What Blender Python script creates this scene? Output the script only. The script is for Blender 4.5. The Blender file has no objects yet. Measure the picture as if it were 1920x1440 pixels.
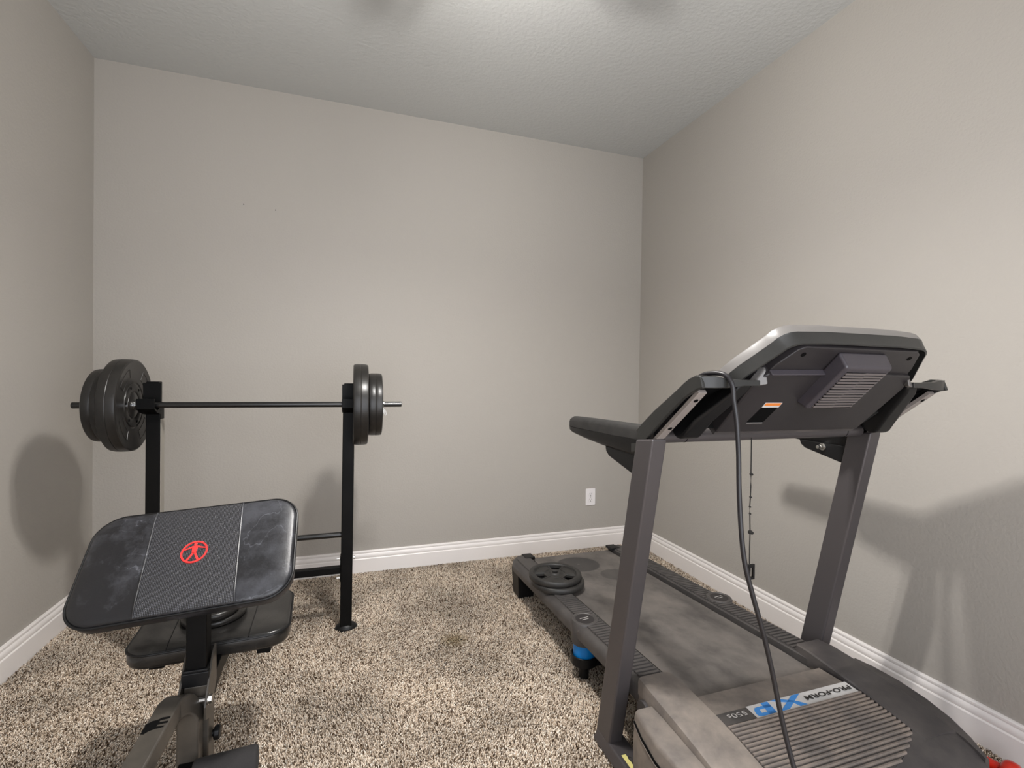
import bpy, bmesh, math, random
import numpy as np
from mathutils import Vector, Matrix, Euler
random.seed(7); np.random.seed(7)
PI = math.pi
scene = bpy.context.scene
COL = scene.collection

# ------------------------------------------------------------------ materials
def lin(c):
    return tuple((x/255/12.92 if x/255 <= .04045 else ((x/255+.055)/1.055)**2.4) for x in c)
MATS = {}
def mat(name, rgb, rough=.5, metal=0., bump=None, mottle=None, coat=0., spec=.5):
    """bump=(scale,strength,distance); mottle=(scale, rgb2, amount)"""
    m = bpy.data.materials.new(name); m.use_nodes = True; MATS[name] = m
    nt = m.node_tree; N = nt.nodes; L = nt.links
    b = N['Principled BSDF']
    c = lin(rgb)
    b.inputs['Base Color'].default_value = (*c, 1)
    b.inputs['Roughness'].default_value = rough
    b.inputs['Metallic'].default_value = metal
    b.inputs['Specular IOR Level'].default_value = spec
    if coat: b.inputs['Coat Weight'].default_value = coat; b.inputs['Coat Roughness'].default_value = .25
    tc = N.new('ShaderNodeTexCoord')
    if mottle:
        n = N.new('ShaderNodeTexNoise'); n.inputs['Scale'].default_value = mottle[0]; n.inputs['Detail'].default_value = 6
        n.inputs['Roughness'].default_value = .65
        r = N.new('ShaderNodeValToRGB'); r.color_ramp.elements[0].position = .38; r.color_ramp.elements[1].position = .68
        r.color_ramp.elements[0].color = (*c, 1)
        c2 = lin(mottle[1]); k = mottle[2]
        r.color_ramp.elements[1].color = (*[c[i]*(1-k)+c2[i]*k for i in range(3)], 1)
        L.new(tc.outputs['Object'], n.inputs['Vector']); L.new(n.outputs['Fac'], r.inputs['Fac'])
        L.new(r.outputs['Color'], b.inputs['Base Color'])
    if bump:
        n = N.new('ShaderNodeTexNoise'); n.inputs['Scale'].default_value = bump[0]; n.inputs['Detail'].default_value = 3
        bp = N.new('ShaderNodeBump'); bp.inputs['Strength'].default_value = bump[1]; bp.inputs['Distance'].default_value = bump[2]
        L.new(tc.outputs['Object'], n.inputs['Vector']); L.new(n.outputs['Fac'], bp.inputs['Height'])
        L.new(bp.outputs['Normal'], b.inputs['Normal'])
    return m

mat('wall_paint', (169,164,157), .62, bump=(95,.35,.0035), spec=.25)
mat('ceiling_paint', (194,195,193), .9, bump=(60,.4,.006), spec=.1)
mat('trim_white', (234,229,226), .35)
mat('carpet_base', (205,186,165), 1., spec=0)
mat('black_steel', (9,9,9), .45, mottle=(9,(17,16,16),.6), spec=.12)
mat('sheen_grey', (150,145,136), .5)  # light grey standing in for a reflection on the rack post
mat('black_bar', (16,16,16), .28, spec=.6)
mat('black_plastic', (18,18,19), .42, spec=.3)
mat('hole_black', (6,6,6), .8, spec=.1)
mat('vinyl_black', (26,25,24), .33, spec=.4, mottle=(14,(46,43,40),.5), bump=(60,.12,.002))
mat('iron_black', (36,35,34), .5, bump=(160,.4,.0015), mottle=(30,(56,53,50),.5))
mat('chrome', (205,205,205), .18, metal=1.)
mat('zinc', (190,188,184), .32, metal=1.)
mat('dusty_steel', (60,56,51), .36, mottle=(12,(84,78,70),.6), spec=.5)
mat('pewter_paint', (82,78,79), .36, metal=.35, spec=.5)
mat('grey_plastic', (62,59,60), .45, mottle=(7,(98,92,88),.6), bump=(420,.12,.0006))
mat('shroud_plastic', (42,42,41), .36, mottle=(16,(52,51,49),.5), spec=.4)
mat('grey_plastic_dusty', (102,95,90), .6, mottle=(9,(140,130,120),.8), bump=(420,.12,.0006))
mat('dark_plastic', (42,39,40), .36, mottle=(6,(50,47,48),.5), spec=.35)
mat('silver_plastic', (104,101,99), .33, mottle=(5,(116,112,108),.5), spec=.6)
mat('vent_plastic', (58,54,59), .3, mottle=(8,(70,66,70),.5))
mat('slat_plastic', (104,97,95), .4)
mat('rail_plastic', (66,63,62), .46, mottle=(11,(84,80,78),.7))
mat('foam_grip', (30,29,28), .7, mottle=(30,(50,48,46),.6))
mat('belt_frame', (26,26,26), .6)
mat('blue_rubber', (10,120,196), .35)
mat('sticker_white', (206,204,202), .5, mottle=(20,(188,184,180),.5))
mat('sticker_orange', (224,128,52), .5)
mat('sticker_yellow', (214,204,130), .5)
mat('decal_blue', (64,140,214), .45)
mat('decal_gap_dark', (62,59,58), .5, mottle=(12,(86,81,77),.6))  # number strip's own grey, also the painted shade between the hood ribs
mat('text_dark', (52,49,47), .6)
mat('text_grey', (178,174,170), .6)
mat('logo_red', (222,46,44), .6)
mat('foam_black', (40,38,38), .9, bump=(300,.4,.001))
mat('outlet_white', (232,228,228), .35)
mat('cord_rubber', (28,26,29), .38)
mat('string_black', (24,22,20), .8)
mat('red_vinyl', (206,40,22), .28, coat=.3)
def glow(name, col, k):
    m = bpy.data.materials.new(name); m.use_nodes = True; MATS[name] = m; nt = m.node_tree
    nt.nodes.remove(nt.nodes['Principled BSDF']); e = nt.nodes.new('ShaderNodeEmission'); e.inputs[0].default_value = (*col,1); e.inputs[1].default_value = k
    nt.links.new(e.outputs[0], nt.nodes['Material Output'].inputs[0])
glow('bulb_glow', (1,.975,.945), 262)
mat('fan_white', (226,224,220), .45)
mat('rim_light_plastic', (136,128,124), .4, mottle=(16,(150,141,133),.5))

def leather(name, base, dust, amt, rough):
    m = mat(name, base, rough, bump=(240,.25,.0008)); nt = m.node_tree; N = nt.nodes; L = nt.links; b = N['Principled BSDF']
    tc = N.new('ShaderNodeTexCoord')
    n = N.new('ShaderNodeTexNoise'); n.inputs['Scale'].default_value = 7; n.inputs['Detail'].default_value = 8; n.inputs['Roughness'].default_value = .7
    n2 = N.new('ShaderNodeTexNoise'); n2.inputs['Scale'].default_value = 9; n2.inputs['Detail'].default_value = 4; n2.inputs['Distortion'].default_value = .6
    # thin crease lines where a second noise crosses its middle value
    s = N.new('ShaderNodeMath'); s.operation = 'SUBTRACT'; s.inputs[1].default_value = .5
    a = N.new('ShaderNodeMath'); a.operation = 'ABSOLUTE'
    mr = N.new('ShaderNodeMapRange'); mr.inputs[1].default_value = 0; mr.inputs[2].default_value = .006; mr.inputs[3].default_value = 1; mr.inputs[4].default_value = 0
    ms = N.new('ShaderNodeMapRange'); ms.inputs[1].default_value = .48; ms.inputs[2].default_value = .66; ms.inputs[3].default_value = 0; ms.inputs[4].default_value = 1
    mul = N.new('ShaderNodeMath'); mul.operation = 'MULTIPLY'
    mx = N.new('ShaderNodeMath'); mx.operation = 'MULTIPLY_ADD'; mx.inputs[1].default_value = 1.1
    sc = N.new('ShaderNodeMath'); sc.operation = 'MULTIPLY'; sc.inputs[1].default_value = .45
    mix = N.new('ShaderNodeMix'); mix.data_type = 'RGBA'
    mix.inputs[6].default_value = (*lin(base),1); mix.inputs[7].default_value = (*lin(dust),1)
    L.new(tc.outputs['Object'], n.inputs['Vector']); L.new(tc.outputs['Object'], n2.inputs['Vector'])
    L.new(n2.outputs['Fac'], s.inputs[0]); L.new(s.outputs[0], a.inputs[0]); L.new(a.outputs[0], mr.inputs[0])
    L.new(n.outputs['Fac'], ms.inputs[0]); L.new(mr.outputs[0], mul.inputs[0]); L.new(ms.outputs[0], mul.inputs[1])
    L.new(ms.outputs[0], sc.inputs[0]); L.new(mul.outputs[0], mx.inputs[0]); L.new(sc.outputs[0], mx.inputs[2])
    amtn = N.new('ShaderNodeMath'); amtn.operation = 'MULTIPLY'; amtn.inputs[1].default_value = amt; amtn.use_clamp = True
    L.new(mx.outputs[0], amtn.inputs[0]); L.new(amtn.outputs[0], mix.inputs[0])
    L.new(mix.outputs[2], b.inputs['Base Color'])
    return m
leather('leather_worn', (22,22,25), (124,126,134), .42, .38)
leather('leather_seat', (30,29,28), (100,96,92), .3, .28)

def carbon():
    m = mat('woven_vinyl', (38,38,40), .5); nt = m.node_tree; N = nt.nodes; L = nt.links; b = N['Principled BSDF']
    uv = N.new('ShaderNodeUVMap'); sep = N.new('ShaderNodeSeparateXYZ'); L.new(uv.outputs[0], sep.inputs[0])
    def M(op, a, bb):
        n = N.new('ShaderNodeMath'); n.operation = op
        for i, x in enumerate((a, bb)):
            if x is None: continue
            if isinstance(x, (int, float)): n.inputs[i].default_value = x
            else: L.new(x, n.inputs[i])
        return n.outputs[0]
    k = 2*PI/.0064
    p = M('SINE', M('MULTIPLY', M('ADD', sep.outputs[0], sep.outputs[1]), k), None)
    q = M('SINE', M('MULTIPLY', M('SUBTRACT', sep.outputs[0], sep.outputs[1]), k), None)
    f = M('MULTIPLY', p, q)
    mr = N.new('ShaderNodeMapRange'); mr.inputs[1].default_value = .0; mr.inputs[2].default_value = .55
    L.new(f, mr.inputs[0])
    mix = N.new('ShaderNodeMix'); mix.data_type = 'RGBA'
    mix.inputs[6].default_value = (*lin((14,14,16)),1); mix.inputs[7].default_value = (*lin((70,70,76)),1)
    L.new(mr.outputs[0], mix.inputs[0]); L.new(mix.outputs[2], b.inputs['Base Color'])
    bp = N.new('ShaderNodeBump'); bp.inputs['Strength'].default_value = .5; bp.inputs['Distance'].default_value = .001
    L.new(f, bp.inputs['Height']); L.new(bp.outputs['Normal'], b.inputs['Normal'])
carbon()

def belt_mat():
    m = mat('belt_rubber', (64,61,60), .62, bump=(500,.3,.0008)); nt = m.node_tree; N = nt.nodes; L = nt.links; b = N['Principled BSDF']
    tc = N.new('ShaderNodeTexCoord')
    mp = N.new('ShaderNodeMapping'); mp.inputs['Scale'].default_value = (1.6,1,1); L.new(tc.outputs['Object'], mp.inputs[0])
    n = N.new('ShaderNodeTexNoise'); n.inputs['Scale'].default_value = 4.5; n.inputs['Detail'].default_value = 7; n.inputs['Roughness'].default_value = .62; L.new(mp.outputs[0], n.inputs['Vector'])
    r = N.new('ShaderNodeValToRGB'); e = r.color_ramp.elements
    e[0].position = .30; e[0].color = (*lin((72,68,66)),1); e[1].position = .50; e[1].color = (*lin((100,95,91)),1)
    x = e.new(.75); x.color = (*lin((122,115,109)),1)
    L.new(n.outputs['Fac'], r.inputs['Fac'])
    # round marks a plate left in the dust (object space = metres from the treadmill base)
    last = r.outputs['Color']
    for cx, cy, rx, ry, k in ((-.035,.855,.112,.112,.8), (.075,.66,.075,.075,.55), (-.035,.855,.008,.008,-.5)):
        sub = N.new('ShaderNodeVectorMath'); sub.operation = 'SUBTRACT'; sub.inputs[1].default_value = (cx,cy,0); L.new(tc.outputs['Object'], sub.inputs[0])
        sc = N.new('ShaderNodeVectorMath'); sc.operation = 'MULTIPLY'; sc.inputs[1].default_value = (1/rx,1/ry,0); L.new(sub.outputs[0], sc.inputs[0])
        ln = N.new('ShaderNodeVectorMath'); ln.operation = 'LENGTH'; L.new(sc.outputs[0], ln.inputs[0])
        mr = N.new('ShaderNodeMapRange'); mr.inputs[1].default_value = .96; mr.inputs[2].default_value = 1.04; mr.inputs[3].default_value = abs(k); mr.inputs[4].default_value = 0
        L.new(ln.outputs['Value'], mr.inputs[0])
        mx = N.new('ShaderNodeMix'); mx.data_type = 'RGBA'; mx.inputs[7].default_value = (*lin((52,50,50) if k > 0 else (110,104,100)),1)
        L.new(mr.outputs[0], mx.inputs[0]); L.new(last, mx.inputs[6]); last = mx.outputs[2]
    # dark scuff smears
    n2 = N.new('ShaderNodeTexNoise'); n2.inputs['Scale'].default_value = 9; n2.inputs['Detail'].default_value = 3; n2.inputs['Distortion'].default_value = 1.2
    mp2 = N.new('ShaderNodeMapping'); mp2.inputs['Scale'].default_value = (.5,1.6,1); mp2.inputs['Rotation'].default_value = (0,0,.5); L.new(tc.outputs['Object'], mp2.inputs[0]); L.new(mp2.outputs[0], n2.inputs['Vector'])
    mr = N.new('ShaderNodeMapRange'); mr.inputs[1].default_value = .66; mr.inputs[2].default_value = .74; mr.inputs[3].default_value = 0; mr.inputs[4].default_value = .55; L.new(n2.outputs['Fac'], mr.inputs[0])
    mx = N.new('ShaderNodeMix'); mx.data_type = 'RGBA'; mx.inputs[7].default_value = (*lin((48,46,47)),1)
    L.new(mr.outputs[0], mx.inputs[0]); L.new(last, mx.inputs[6])
    L.new(mx.outputs[2], b.inputs['Base Color'])
belt_mat()

def rib_mat():
    m = mat('rib_plastic', (110,102,97), .6, mottle=(14,(150,136,124),.8))
rib_mat()

def pile_mat():
    m = bpy.data.materials.new('carpet_pile'); m.use_nodes = True; MATS['carpet_pile'] = m
    nt = m.node_tree; N = nt.nodes; L = nt.links; b = N['Principled BSDF']
    b.inputs['Roughness'].default_value = 1; b.inputs['Specular IOR Level'].default_value = .05
    g = N.new('ShaderNodeNewGeometry'); r = N.new('ShaderNodeValToRGB'); r.color_ramp.interpolation = 'LINEAR'
    e = r.color_ramp.elements
    e[0].position = 0; e[0].color = (*lin((92,74,58)),1)
    e[1].position = 1; e[1].color = (*lin((255,246,232)),1)
    for p, c in ((.13,(110,91,74)), (.24,(190,171,150)), (.45,(226,208,187)), (.75,(246,229,210))):
        x = e.new(p); x.color = (*lin(c),1)
    L.new(g.outputs['Random Per Island'], r.inputs['Fac'])
    tc = N.new('ShaderNodeTexCoord')
    n = N.new('ShaderNodeTexNoise'); n.inputs['Scale'].default_value = 3.2; n.inputs['Detail'].default_value = 4
    mr = N.new('ShaderNodeMapRange'); mr.inputs[1].default_value = .36; mr.inputs[2].default_value = .62; mr.inputs[3].default_value = .68; mr.inputs[4].default_value = 1.06
    L.new(tc.outputs['Object'], n.inputs['Vector']); L.new(n.outputs['Fac'], mr.inputs[0])
    mx = N.new('ShaderNodeMix'); mx.data_type = 'RGBA'; mx.blend_type = 'MULTIPLY'; mx.inputs[0].default_value = 1
    L.new(r.outputs['Color'], mx.inputs[6]); L.new(mr.outputs[0], mx.inputs[7])
    # one olive stain
    sub = N.new('ShaderNodeVectorMath'); sub.operation = 'DISTANCE'; sub.inputs[1].default_value = (.44,2.08,.012); L.new(tc.outputs['Object'], sub.inputs[0])
    m2 = N.new('ShaderNodeMapRange'); m2.inputs[1].default_value = .015; m2.inputs[2].default_value = .075; m2.inputs[3].default_value = .75; m2.inputs[4].default_value = 0; L.new(sub.outputs['Value'], m2.inputs[0])
    m3 = N.new('ShaderNodeMix'); m3.data_type = 'RGBA'; m3.blend_type = 'MULTIPLY'; m3.inputs[7].default_value = (.62,.55,.36,1)
    L.new(m2.outputs[0], m3.inputs[0]); L.new(mx.outputs[2], m3.inputs[6])
    L.new(m3.outputs[2], b.inputs['Base Color'])
pile_mat()

# ------------------------------------------------------------------ mesh helpers
class MB:
    def __init__(s): s.v = []; s.f = []; s.uv = None
    def add(s, vs, fs):
        o = len(s.v); s.v += [tuple(v) for v in vs]; s.f += [tuple(i+o for i in f) for f in fs]; return s
    def box(s, c, d, rot=None):
        vs = [Vector((x*d[0]/2, y*d[1]/2, z*d[2]/2)) for x in (-1,1) for y in (-1,1) for z in (-1,1)]
        if rot is not None: vs = [rot @ v for v in vs]
        vs = [v+Vector(c) for v in vs]
        return s.add(vs, [(0,1,3,2),(4,6,7,5),(0,4,5,1),(2,3,7,6),(0,2,6,4),(1,5,7,3)])
    def hexa(s, b, t):       # bottom quad, top quad
        vs = list(b)+list(t)
        return s.add(vs, [(3,2,1,0),(4,5,6,7),(0,1,5,4),(1,2,6,5),(2,3,7,6),(3,0,4,7)])
    def prism(s, poly, fn, t0, t1):
        n = len(poly); a = [fn(p[0],p[1],t0) for p in poly]; b = [fn(p[0],p[1],t1) for p in poly]
        fs = [(i,(i+1)%n,n+(i+1)%n,n+i) for i in range(n)] + [tuple(range(n))[::-1], tuple(range(n,2*n))]
        return s.add(a+b, fs)
    def loft(s, rings, cap=True, closed=True):
        n = len(rings[0]); vs = [p for r in rings for p in r]; fs = []
        for k in range(len(rings)-1):
            for i in range(n if closed else n-1):
                j = (i+1) % n; fs.append((k*n+i, k*n+j, (k+1)*n+j, (k+1)*n+i))
        if cap and closed:
            fs.append(tuple(range(n))[::-1]); fs.append(tuple((len(rings)-1)*n+i for i in range(n)))
        return s.add(vs, fs)
    def sweep(s, path, prof, up=(0,0,1), closed=False):
        P = [Vector(p) for p in path]; up = Vector(up); rings = []
        n = len(P)
        for i, p in enumerate(P):
            t = (P[(i+1) % n]-P[i-1]) if closed else (P[min(i+1,n-1)]-P[max(i-1,0)])
            t.normalize(); x = t.cross(up)
            if x.length < 1e-4: x = t.cross(Vector((1,0,0)))
            x.normalize(); y = x.cross(t)
            rings.append([p+x*a+y*b for a, b in prof])
        if closed: rings.append(rings[0]); return s.loft(rings, cap=False)
        return s.loft(rings)
    def tube(s, path, r, n=12, up=(0,0,1), closed=False):
        return s.sweep(path, [(r*math.cos(2*PI*i/n), r*math.sin(2*PI*i/n)) for i in range(n)], up, closed)
    def lathe(s, prof, M=Matrix(), n=48, closed=False):   # prof list of (r, z) about local z
        rings = []
        for r, z in prof:
            rings.append([M @ Vector((r*math.cos(2*PI*i/n), r*math.sin(2*PI*i/n), z)) for i in range(n)])
        if closed: rings.append(rings[0])
        return s.loft(rings, cap=not closed)
    def cyl(s, a, b, r, n=20, r2=None):
        a = Vector(a); b = Vector(b); d = b-a; q = d.to_track_quat('Z','Y').to_matrix().to_4x4(); M = Matrix.Translation(a) @ q
        return s.lathe([(r,0),(r if r2 is None else r2,d.length)], M, n)
    def ball(s, c, r, sc=(1,1,1), n=14):
        prof = [(max(1e-4,r*math.sin(PI*i/n)), -r*math.cos(PI*i/n)) for i in range(n+1)]
        return s.lathe(prof, Matrix.Translation(c) @ Matrix.Diagonal((*sc,1)), 2*n)

def wloc(p):
    v = Vector((0,0,0))
    while p is not None: v = v+p.location; p = p.parent
    return v
def build(mb, name, m, parent=None, bevel=0, segs=2, smooth=True, ang=35, loc=None):
    off = wloc(parent) if parent is not None else (Vector(loc) if loc is not None else Vector((0,0,0)))
    me = bpy.data.meshes.new(name)
    me.from_pydata([(v[0]-off.x, v[1]-off.y, v[2]-off.z) for v in mb.v], [], mb.f)
    bm = bmesh.new(); bm.from_mesh(me); bmesh.ops.recalc_face_normals(bm, faces=bm.faces); bm.to_mesh(me); bm.free()
    me.materials.append(MATS[m])
    if smooth:
        me.polygons.foreach_set('use_smooth', [True]*len(me.polygons)); me.set_sharp_from_angle(angle=math.radians(ang))
    o = bpy.data.objects.new(name, me); COL.objects.link(o)
    if parent is not None: o.parent = parent
    else: o.location = off
    if bevel:
        b = o.modifiers.new('bevel','BEVEL'); b.width = bevel; b.segments = segs; b.limit_method = 'ANGLE'; b.angle_limit = math.radians(40); b.harden_normals = True
    return o
def empty(name, loc, label, cat, group=None):
    o = bpy.data.objects.new(name, None); COL.objects.link(o); o.location = loc; o.empty_display_size = .05
    return tag(o, label, cat, group)
def tag(o, label, cat, group=None, kind=None):
    o['label'] = label; o['category'] = cat
    if group: o['group'] = group
    if kind: o['kind'] = kind
    return o
def struct(o): o['kind'] = 'structure'; return o
def dup(root, loc, rot=None, label=None, group=None):
    def cp(o, par):
        c = o.copy(); COL.objects.link(c)
        if par is not None: c.parent = par
        for ch in list(o.children): cp(ch, c)
        return c
    r = cp(root, None); r.location = loc
    if rot is not None: r.rotation_euler = rot
    if label: r['label'] = label
    if group: r['group'] = group
    return r
def text(name, s, size, M, m, parent, ext=.0004, xs=1., shear=0., offset=0., space=1.):
    cu = bpy.data.curves.new(name, 'FONT'); cu.body = s; cu.size = size; cu.extrude = ext; cu.shear = shear; cu.offset = offset
    cu.space_character = space; cu.align_x = 'LEFT'; cu.align_y = 'BOTTOM_BASELINE'
    t = bpy.data.objects.new(name+'_tmp', cu); COL.objects.link(t)
    bpy.context.view_layer.update()
    me = bpy.data.meshes.new_from_object(t.evaluated_get(bpy.context.evaluated_depsgraph_get()))
    bpy.data.objects.remove(t); bpy.data.curves.remove(cu)
    off = wloc(parent); me.transform(Matrix.Translation(-off) @ M @ Matrix.Diagonal((xs,1,1,1)))
    me.materials.clear(); me.materials.append(MATS[m]); me.name = name
    o = bpy.data.objects.new(name, me); COL.objects.link(o); o.parent = parent
    return o
def arc(c, r, a0, a1, n):
    return [(c[0]+r*math.cos(a0+(a1-a0)*i/n), c[1]+r*math.sin(a0+(a1-a0)*i/n)) for i in range(n+1)]
def rrect(w, h, r, n=6):
    p = []
    for cx, cy, a in ((w/2-r,h/2-r,0),(-w/2+r,h/2-r,PI/2),(-w/2+r,-h/2+r,PI),(w/2-r,-h/2+r,1.5*PI)):
        p += arc((cx,cy), r, a, a+PI/2, n)
    return p

# ------------------------------------------------------------------ the room
XL, XR, YB, YF, HC = -1.236, 1.948, 2.968, -.58, 2.74
T = .12
def bxo(lo, hi): 
    mb = MB(); return mb.box([(a+b)/2 for a, b in zip(lo,hi)], [b-a for a, b in zip(lo,hi)])
fl = struct(build(bxo((XL-T,YF-T,-.1),(XR+T,YB+T,0)), 'floor', 'carpet_base', smooth=False))
struct(build(bxo((XL-T,YF-T,HC),(XR+T,YB+T,HC+.1)), 'ceiling', 'ceiling_paint', smooth=False))
wb = struct(build(bxo((XL-T,YB,0),(XR+T,YB+T,HC)), 'wall_back', 'wall_paint', smooth=False))
wl = struct(build(bxo((XL-T,YF-T,0),(XL,YB,HC)), 'wall_left', 'wall_paint', smooth=False))
wr = struct(build(bxo((XR,YF-T,0),(XR+T,YB,HC)), 'wall_right', 'wall_paint', smooth=False))
WX0, WX1, WZ0, WZ1 = -.75, 1.55, .30, 2.15  # unseen window, made large and low as fill for lower walls and floor
mb = MB()
for lo, hi in (((XL,YF-T,0),(XR,YF,WZ0)), ((XL,YF-T,WZ1),(XR,YF,HC)), ((XL,YF-T,WZ0),(WX0,YF,WZ1)), ((WX1,YF-T,WZ0),(XR,YF,WZ1))):
    mb.box([(a+b)/2 for a, b in zip(lo,hi)], [b-a for a, b in zip(lo,hi)])
struct(build(mb, 'wall_front', 'wall_paint', smooth=False))
mb = MB()
for lo, hi in (((WX0-.06,YF-.02,WZ0-.06),(WX1+.06,YF+.02,WZ0)), ((WX0-.06,YF-.02,WZ1),(WX1+.06,YF+.02,WZ1+.06)), ((WX0-.06,YF-.02,WZ0),(WX0,YF+.02,WZ1)), ((WX1,YF-.02,WZ0),(WX1+.06,YF+.02,WZ1)),
               ((.585,YF-.08,WZ0),(.615,YF-.05,WZ1)), ((WX0,YF-.08,1.5),(WX1,YF-.05,1.53))):
    mb.box([(a+b)/2 for a, b in zip(lo,hi)], [b-a for a, b in zip(lo,hi)])
struct(build(mb, 'window_1', 'trim_white', smooth=False))
# baseboards: stepped profile, (distance from wall, height)
BP = [(0,0),(.016,0),(.016,.086),(.0135,.0895),(.011,.0905),(.0125,.094),(.0135,.103),(.011,.112),(.0075,.1165),(.0075,.1195),(.0095,.1215),(.0095,.128),(.0065,.133),(0,.134)]
def bb(name, fn, t0, t1): struct(build(MB().prism(BP, fn, t0, t1), name, 'trim_white', ang=25))
bb('baseboard_back', lambda a, b, t: (t, YB-a, b), XL, XR)
bb('baseboard_left', lambda a, b, t: (XL+a, t, b), YF, YB)
bb('baseboard_right', lambda a, b, t: (XR-a, t, b), YF, YB)
bb('baseboard_front', lambda a, b, t: (t, YF+a, b), XL, XR)
# small nail holes and a thumb-sized smudge left in the paint
for (x, z, r) in ((-.567,2.096,.003),(-.409,2.084,.003)):
    build(MB().cyl((x,YB-.0006,z),(x,YB+.001,z),r,10), 'nail_hole', 'hole_black', wb)

# carpet pile: short curled tufts of yarn
def carpet():
    x0, x1, y0, y1, s = XL+.018, XR-.018, .2, YB-.018, .0046
    nx, ny = int((x1-x0)/s), int((y1-y0)/s)
    gx, gy = np.meshgrid(np.linspace(x0,x1,nx), np.linspace(y0,y1,ny)); n = gx.size
    rng = np.random.default_rng(3)
    px = np.clip(gx.ravel()+rng.uniform(-.6,.6,n)*s,x0,x1); py = np.clip(gy.ravel()+rng.uniform(-.6,.6,n)*s,y0,y1)
    a = rng.uniform(0,2*PI,n); lean = rng.uniform(.0015,.0075,n)
    # gentle combing of the pile in broad patches
    cx = .003*np.sin(px*5+1.3*np.sin(py*3)); cy = .003*np.cos(py*4.2+1.1*np.sin(px*4))
    h = rng.uniform(.006,.0100,n); w = rng.uniform(.0019,.0029,n)
    V = np.zeros((n,6,3))
    for k, (f, hz_, ww) in enumerate(((0,0,1.),(1.,1.,.85))):
        for j in range(3):
            t = a+k*.9+j*2*PI/3
            V[:,k*3+j,0] = px+np.cos(a)*lean*f+cx*f+np.cos(t)*w*ww; V[:,k*3+j,1] = py+np.sin(a)*lean*f+cy*f+np.sin(t)*w*ww
            V[:,k*3+j,2] = h*hz_+(.0016*(j==0) if k else 0)
    V[:,:,0] = np.clip(V[:,:,0], XL+.0165, XR-.0165); V[:,:,1] = np.minimum(V[:,:,1], YB-.0165)
    q = np.array([(j, (j+1)%3, 3+(j+1)%3, 3+j) for j in range(3)])
    Q = (q[None]+6*np.arange(n)[:,None,None]).reshape(-1)
    t3 = (np.array([3,4,5])[None]+6*np.arange(n)[:,None]).reshape(-1)
    me = bpy.data.meshes.new('carpet_pile')
    me.vertices.add(n*6); me.vertices.foreach_set('co', V.astype(np.float32).ravel())
    nl = len(Q)+len(t3); me.loops.add(nl); me.loops.foreach_set('vertex_index', np.concatenate([Q,t3]).astype(np.int32))
    npol = n*4; me.polygons.add(npol)
    me.polygons.foreach_set('loop_start', np.concatenate([np.arange(n*3)*4, n*12+np.arange(n)*3]).astype(np.int32))
    me.update(calc_edges=True)
    me.polygons.foreach_set('use_smooth', np.ones(npol,bool))
    me.materials.append(MATS['carpet_pile'])
    o = bpy.data.objects.new('carpet_pile', me); COL.objects.link(o)
    tag(o, 'beige and brown flecked shag carpet covering the floor', 'carpet', kind='stuff')
carpet()

# wall outlet
def outlet():
    x, z = 1.573, .356
    r = empty('wall_outlet', (x,YB,z), 'white duplex power outlet low on the back wall', 'outlet')
    f = lambda a, b, t: (x+a, YB-t, z+b)
    build(MB().prism(rrect(.072,.116,.004,3), f, 0, .006), 'cover_plate', 'outlet_white', r, bevel=.002)
    for s in (1,-1):
        p = [(a, b+s*.0195) for a, b in rrect(.033,.028,.011,5)]
        rc = build(MB().prism(p, f, .0055, .0082), 'receptacle', 'outlet_white', r, bevel=.0006)
        m = MB()
        for dx, hh in ((-.0065,.009),(.0065,.0075)): m.box((x+dx, YB-.0083, z+s*.0195+.004), (.0022,.0008,hh))
        m.cyl((x,YB-.0079,z+s*.0195-.0075),(x,YB-.0087,z+s*.0195-.0075),.0026,10)
        build(m, 'slot', 'hole_black', rc, smooth=False)
    build(MB().cyl((x,YB-.0055,z),(x,YB-.0075,z),.003,10), 'screw', 'zinc', r)
outlet()

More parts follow.
